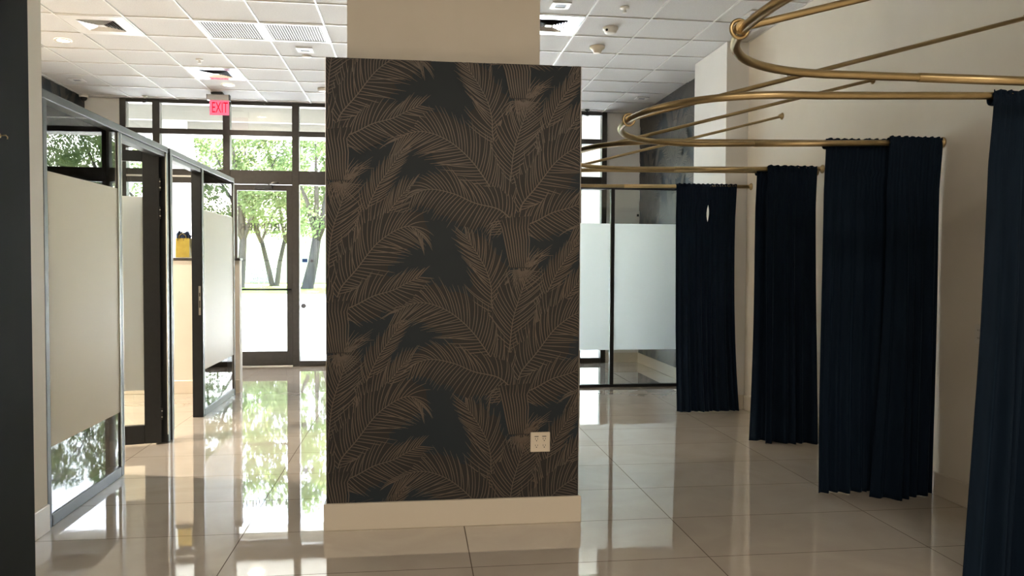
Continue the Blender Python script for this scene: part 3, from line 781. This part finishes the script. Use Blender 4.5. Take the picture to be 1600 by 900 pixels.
ex = thing('exit_sign', (-2.62, 10.9, CEIL), 'red lit EXIT sign hanging from the ceiling before the storefront', 'sign')
MB().box(-2.715, -2.565, 10.84, 10.96, CEIL-.030, CEIL, bev=.004).build('canopy', 'black', ex)
MB().box(-2.772, -2.483, 10.86, 10.94, CEIL-.105, CEIL-.030, bev=.004).build('housing', 'steel', ex)
MB().box(-2.775, -2.768, 10.857, 10.943, CEIL-.108, CEIL-.028, bev=.002).build('end_cap', 'black', ex)
MB().box(-2.487, -2.478, 10.857, 10.943, CEIL-.108, CEIL-.028, bev=.002).build('end_cap', 'black', ex)
pl = MB().box(-2.745, -2.492, 10.897, 10.905, CEIL-.300, CEIL-.100, bev=.001).build('acrylic_panel', 'exit_pink', ex)
text('EXIT', -2.612, CEIL-.205, .205, 'exit_red', par=pl, nm='exit_letters', y=10.8955, rz=0, width=.205, ext=.001)

# yellow bag on the half wall
bg = thing('gift_bag', (-2.615, 9.24, 1.55), 'yellow paper bag with navy tissue standing on the half wall', 'bag')
b = MB(); zb, zt_ = 1.551, 1.77
xs = (-2.70, -2.545)
b.poly([(xs[0], 9.19, zb), (xs[1], 9.19, zb), (xs[1]-.003, 9.195, zt_), (xs[0]+.003, 9.195, zt_)])
b.poly([(xs[0], 9.29, zb), (xs[0]+.003, 9.285, zt_), (xs[1]-.003, 9.285, zt_), (xs[1], 9.29, zb)])
for xx, dx in ((xs[0], .018), (xs[1], -.018)):
    b.poly([(xx, 9.19, zb), (xx+dx*.2, 9.24, zb), (xx+dx, 9.24, zt_), (xx+dx*.17, 9.195, zt_)]); b.poly([(xx, 9.29, zb), (xx+dx*.17, 9.285, zt_), (xx+dx, 9.24, zt_), (xx+dx*.2, 9.24, zb)])
b.poly([(xs[0], 9.19, zb), (xs[0], 9.29, zb), (xs[1], 9.29, zb), (xs[1], 9.19, zb)])
b.build('bag_body', 'yellow', bg)
rn = random.Random(4); tmb = MB()
for k in range(16):
    cx = rn.uniform(-2.685, -2.575); cy = rn.uniform(9.205, 9.275); a = rn.uniform(0, 6.28); hh = rn.uniform(.04, .1)
    ux, uy = math.cos(a)*.03, math.sin(a)*.03
    tmb.poly([(cx-ux, cy-uy, zt_-.03), (cx+ux, cy+uy, zt_-.03), (cx+ux*1.2+.008, cy+uy, zt_+hh*.7), (cx+.01, cy, zt_+hh), (cx-ux*1.2, cy-uy+.008, zt_+hh*.55)])
tmb.build('tissue_paper', 'navy_tissue', bg, recalc=False)
MB().tube([(-2.66, 9.193, 1.76), (-2.655, 9.188, 1.80), (-2.62, 9.186, 1.825), (-2.585, 9.188, 1.80), (-2.58, 9.193, 1.76)], .003, 6).build('handle', 'yellow', bg)

# ------------------------------------------------------------------ outside
pv = MB(); pv.quad((-90, SY+.06, -.02), (90, SY+.06, -.02), (90, 39.5, -.06), (-90, 39.5, -.06))
struct(pv.build('ground_paving', 'concrete', recalc=False))
gs = MB()
for i in range(60):
    x0, x1 = -90+3*i, -87+3*i
    for (ya, yb, za, zb) in ((39.5, 44, -.06, .02), (44, 52, .02, .03), (52, 60, .03, .03)):
        gs.quad((x0, ya, za), (x1, ya, za), (x1, yb, zb), (x0, yb, zb))
o = gs.build('lawn', 'grass', recalc=False); struct(o)
ow = MB().box(-60, 60, 58, 58.4, 0, 3.75, bev=.02); ow.box(-60, 60, 57.9, 58.5, 3.75, 3.9, bev=.02)
tag(ow.build('boundary_wall', 'stucco'), 'long white boundary wall behind the trees outside', 'wall')
# covered walkway: soffit, beam, white columns
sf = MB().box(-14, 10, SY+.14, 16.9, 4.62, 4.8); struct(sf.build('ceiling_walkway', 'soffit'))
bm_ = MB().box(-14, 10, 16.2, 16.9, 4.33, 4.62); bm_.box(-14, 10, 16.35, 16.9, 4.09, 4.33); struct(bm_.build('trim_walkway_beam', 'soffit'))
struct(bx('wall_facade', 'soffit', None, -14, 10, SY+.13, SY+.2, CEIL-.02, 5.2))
struct(bx('wall_roof_parapet', 'soffit', None, -14, 10, -4.2, SY+.2, 5.0, 5.3))
wc = MB().box(-5.02, -4.55, 16.3, 16.8, 0, 4.33, bev=.01); wc.box(-5.08, -4.49, 16.24, 16.86, -.03, .25, bev=.01)
tag(wc.build('walkway_column', 'stucco'), 'white square walkway column outside the left windows', 'column')
we = MB().box(3.2, 4.0, 15.6, 16.2, -.03, 4.62, bev=.01)
tag(we.build('walkway_wall', 'stucco'), 'white wall outside the narrow window right of the column', 'wall')
ol = thing('soffit_light', (-3.1, 15.6, 4.62), 'round lamp in the walkway soffit seen through the top windows', 'ceiling light')
MB().lathe((-3.1, 15.6, 4.63), (0, 0, -1), [(.17, 0), (.17, .01), (.13, .014)], 24, cap=False).build('trim_ring', 'white_plastic', ol)
MB().lathe((-3.1, 15.6, 4.622), (0, 0, -1), [(.14, 0), (.14, .005)], 24).build('lens', 'led_on', ol)

def tree(x, y, h, spread, trunks, label, seed, leaf='leaf', dens=1.0, low=3.2):
    rnd = random.Random(seed)
    t = thing('tree', (x, y, 0), label, 'tree', 'leafy trees outside the storefront')
    tr = MB(); tips = []
    for (dx, lean, r) in trunks:
        b0 = Vector((x+dx, y, -.05)); f = Vector((x+dx+lean*.55, y+rnd.uniform(-.2, .2), low*.95))
        tr.tube([b0, b0+Vector((0, 0, .15)), b0.lerp(f, .5)+Vector((rnd.uniform(-.1, .1), 0, 0)), f], [r*1.7, r*1.15, r*.95, r*.8], 10)
        for k in range(5):
            a = rnd.uniform(0, 6.28); e = f+Vector((math.cos(a)*spread*rnd.uniform(.25, .65)+lean*.4, math.sin(a)*spread*.45, rnd.uniform(.25, .75)*(h-low)))
            tr.tube([f-Vector((0, 0, .3)), f.lerp(e, .5)+Vector((0, 0, .35)), e], [r*.6, r*.38, r*.14], 7); tips.append(e)
    tr.build('trunk', 'bark', t)
    fo = MB(); blobs = []
    for k in range(int(46*dens)):
        a = rnd.uniform(0, 6.28); q = math.sqrt(rnd.random()); zz = rnd.random()
        rr = spread*q*(1-.55*max(0, zz-.45)/.55)
        blobs.append((Vector((x+math.cos(a)*rr, y+math.sin(a)*rr*.8, low+.4+zz*(h-low-.6))), rnd.uniform(.55, 1.25)))
    for e in tips: blobs.append((e, rnd.uniform(.7, 1.2)))
    for c, r in blobs:
        for k in range(int(300*r)):
            d = Vector((rnd.gauss(0, 1), rnd.gauss(0, 1), rnd.gauss(0, .75))); d.normalize()
            p = c+d*r*rnd.uniform(.35, 1.0)**.6
            s = rnd.uniform(.05, .105); n = Vector((rnd.gauss(0, 1), rnd.gauss(0, 1), rnd.gauss(0, 1)+.5)).normalized()
            u = n.orthogonal().normalized(); w = n.cross(u)
            fo.quad(p-u*s*1.5, p-w*s*.7+u*s*.1, p+u*s*1.5, p+w*s*.7+u*s*.1)
    fo.build('foliage', leaf, t, recalc=False)
tree(-10.2, 47, 12.5, 5.2, [(0, .4, .24)], 'leafy tree outside with a thick trunk at the left edge of the entry door', 11)
tree(-8.75, 50, 12, 5.0, [(-.15, -1.2, .15), (.15, .9, .14)], 'two-stemmed leafy tree framed in the middle of the entry door', 12, 'leaf_b')
tree(-5.95, 45, 12.5, 5.4, [(-.1, 1.0, .30)], 'leafy forked tree with a stout trunk behind the side glass of the entry door', 13)
tree(-15.5, 49, 12.5, 5.5, [(0, .3, .2)], 'leafy tree seen through the window left of the entry door', 14, 'leaf_b', 1.1)
tree(-21.5, 47, 12, 5.4, [(0, -.3, .22)], 'leafy tree outside at far left, behind the white walkway column', 15, 'leaf', 1.0)
tree(-.5, 50, 12, 5.4, [(0, .5, .2)], 'leafy tree outside, mostly hidden behind the wallpapered column', 16)
tree(6.0, 48, 12, 5.4, [(0, -.4, .22)], 'leafy tree outside to the right, hidden behind the column and walkway wall', 17, 'leaf_b')

for k_, (tx_, ty_) in enumerate(((12.5, 47), (18.5, 49), (24.5, 47), (31, 50))):
    tree(tx_, ty_, 12.3, 5.4, [(0, (.4, -.5, .3, -.2)[k_], .22)], ('leafy tree seen only as a reflection, right of the walkway wall', 'second leafy tree right of the walkway wall, seen as a reflection', 'third leafy tree right of the walkway wall, seen as a reflection', 'rightmost leafy tree outside, seen as a reflection')[k_], 30+k_, ('leaf', 'leaf_b')[k_ % 2])

# ------------------------------------------------------------------ light
w = bpy.data.worlds.new('sky'); bpy.context.scene.world = w; w.use_nodes = True
N = w.node_tree.nodes; L = w.node_tree.links; bgn = N['Background']
sk = N.new('ShaderNodeTexSky'); sk.sky_type = 'NISHITA'; sk.sun_disc = False; sk.sun_elevation = math.radians(52); sk.sun_rotation = math.radians(20); sk.air_density = 1.0; sk.dust_density = 3.0; sk.ozone_density = 1.0
L.new(sk.outputs[0], bgn.inputs[0]); bgn.inputs[1].default_value = .70
sun = bpy.data.lights.new('sun', 'SUN'); sun.energy = 16.0; sun.angle = .009; sun.color = (1, .99, .97)
so = bpy.data.objects.new('sun', sun); C.objects.link(so)
so.rotation_euler = Vector((.18, -.60, -.82)).to_track_quat('-Z', 'Y').to_euler()
def lamp(x, y, power, col=(1, .84, .66), size=.11, spread=150, z=CEIL-.012):
    l = bpy.data.lights.new('downlight', 'AREA'); l.shape = 'DISK'; l.size = size; l.energy = power; l.color = col; l.spread = math.radians(spread)
    o = bpy.data.objects.new('downlight_and_fill_lamp', l); C.objects.link(o); o.location = (x, y, z)
lamp(-3.61, 8.58, 22); lamp(-3.61, 6.14, 29); lamp(-2.39, 10.41, 6)  # the second is unseen fill added to brighten the office, without a fitting
# unseen soft fill lamps, added to supply warm light from behind the camera
def fill_lamp(x, y, power, col=(1, .87, .72)):
    l = bpy.data.lights.new('soft_fill', 'AREA'); l.shape = 'SQUARE'; l.size = .56; l.energy = power; l.color = col
    o = bpy.data.objects.new('soft_fill_lamp', l); C.objects.link(o); o.location = (x, y, CEIL-.012)
for x_, y_, p_ in ((-1.2, -.6, 13), (1.3, -.6, 13), (-1.2, -3.0, 13), (1.3, -3.0, 13)):
    fill_lamp(x_, y_, p_)

# ------------------------------------------------------------------ camera
f_px, yaw, pit, roll = 1207.513, .125034, .0314155, .004978
cam = bpy.data.cameras.new('camera'); cam.sensor_width = 36; cam.lens = f_px/1600*36; cam.clip_end = 300
co = bpy.data.objects.new('camera', cam); C.objects.link(co)
def D(u, v):
    c, s = math.cos(roll), math.sin(roll); u, v = c*u-s*v, s*u+c*v
    return Vector((u, v*math.sin(pit), v*math.cos(pit)))
def yawv(d):
    c, s = math.cos(yaw), math.sin(yaw); return Vector((c*d.x+s*d.y, -s*d.x+c*d.y, d.z))
right = yawv(D(1, 0)); up = yawv(D(0, 1)); fwd = yawv(Vector((0, math.cos(pit), -math.sin(pit))))
mt = Matrix((right, up, -fwd)).transposed().to_4x4(); mt.translation = Vector((0, 0, 1.4996))
co.matrix_world = mt
sc = bpy.context.scene; sc.camera = co
sc.view_settings.view_transform = 'Standard'; sc.view_settings.look = 'None'; sc.view_settings.gamma = 1; sc.view_settings.use_curve_mapping = False
sc.view_settings.exposure = 2.2
sc.cycles.max_bounces = 14; sc.cycles.diffuse_bounces = 6; sc.cycles.glossy_bounces = 6; sc.cycles.transparent_max_bounces = 16; sc.cycles.transmission_bounces = 10
sc.cycles.sample_clamp_indirect = 8; sc.cycles.caustics_reflective = False
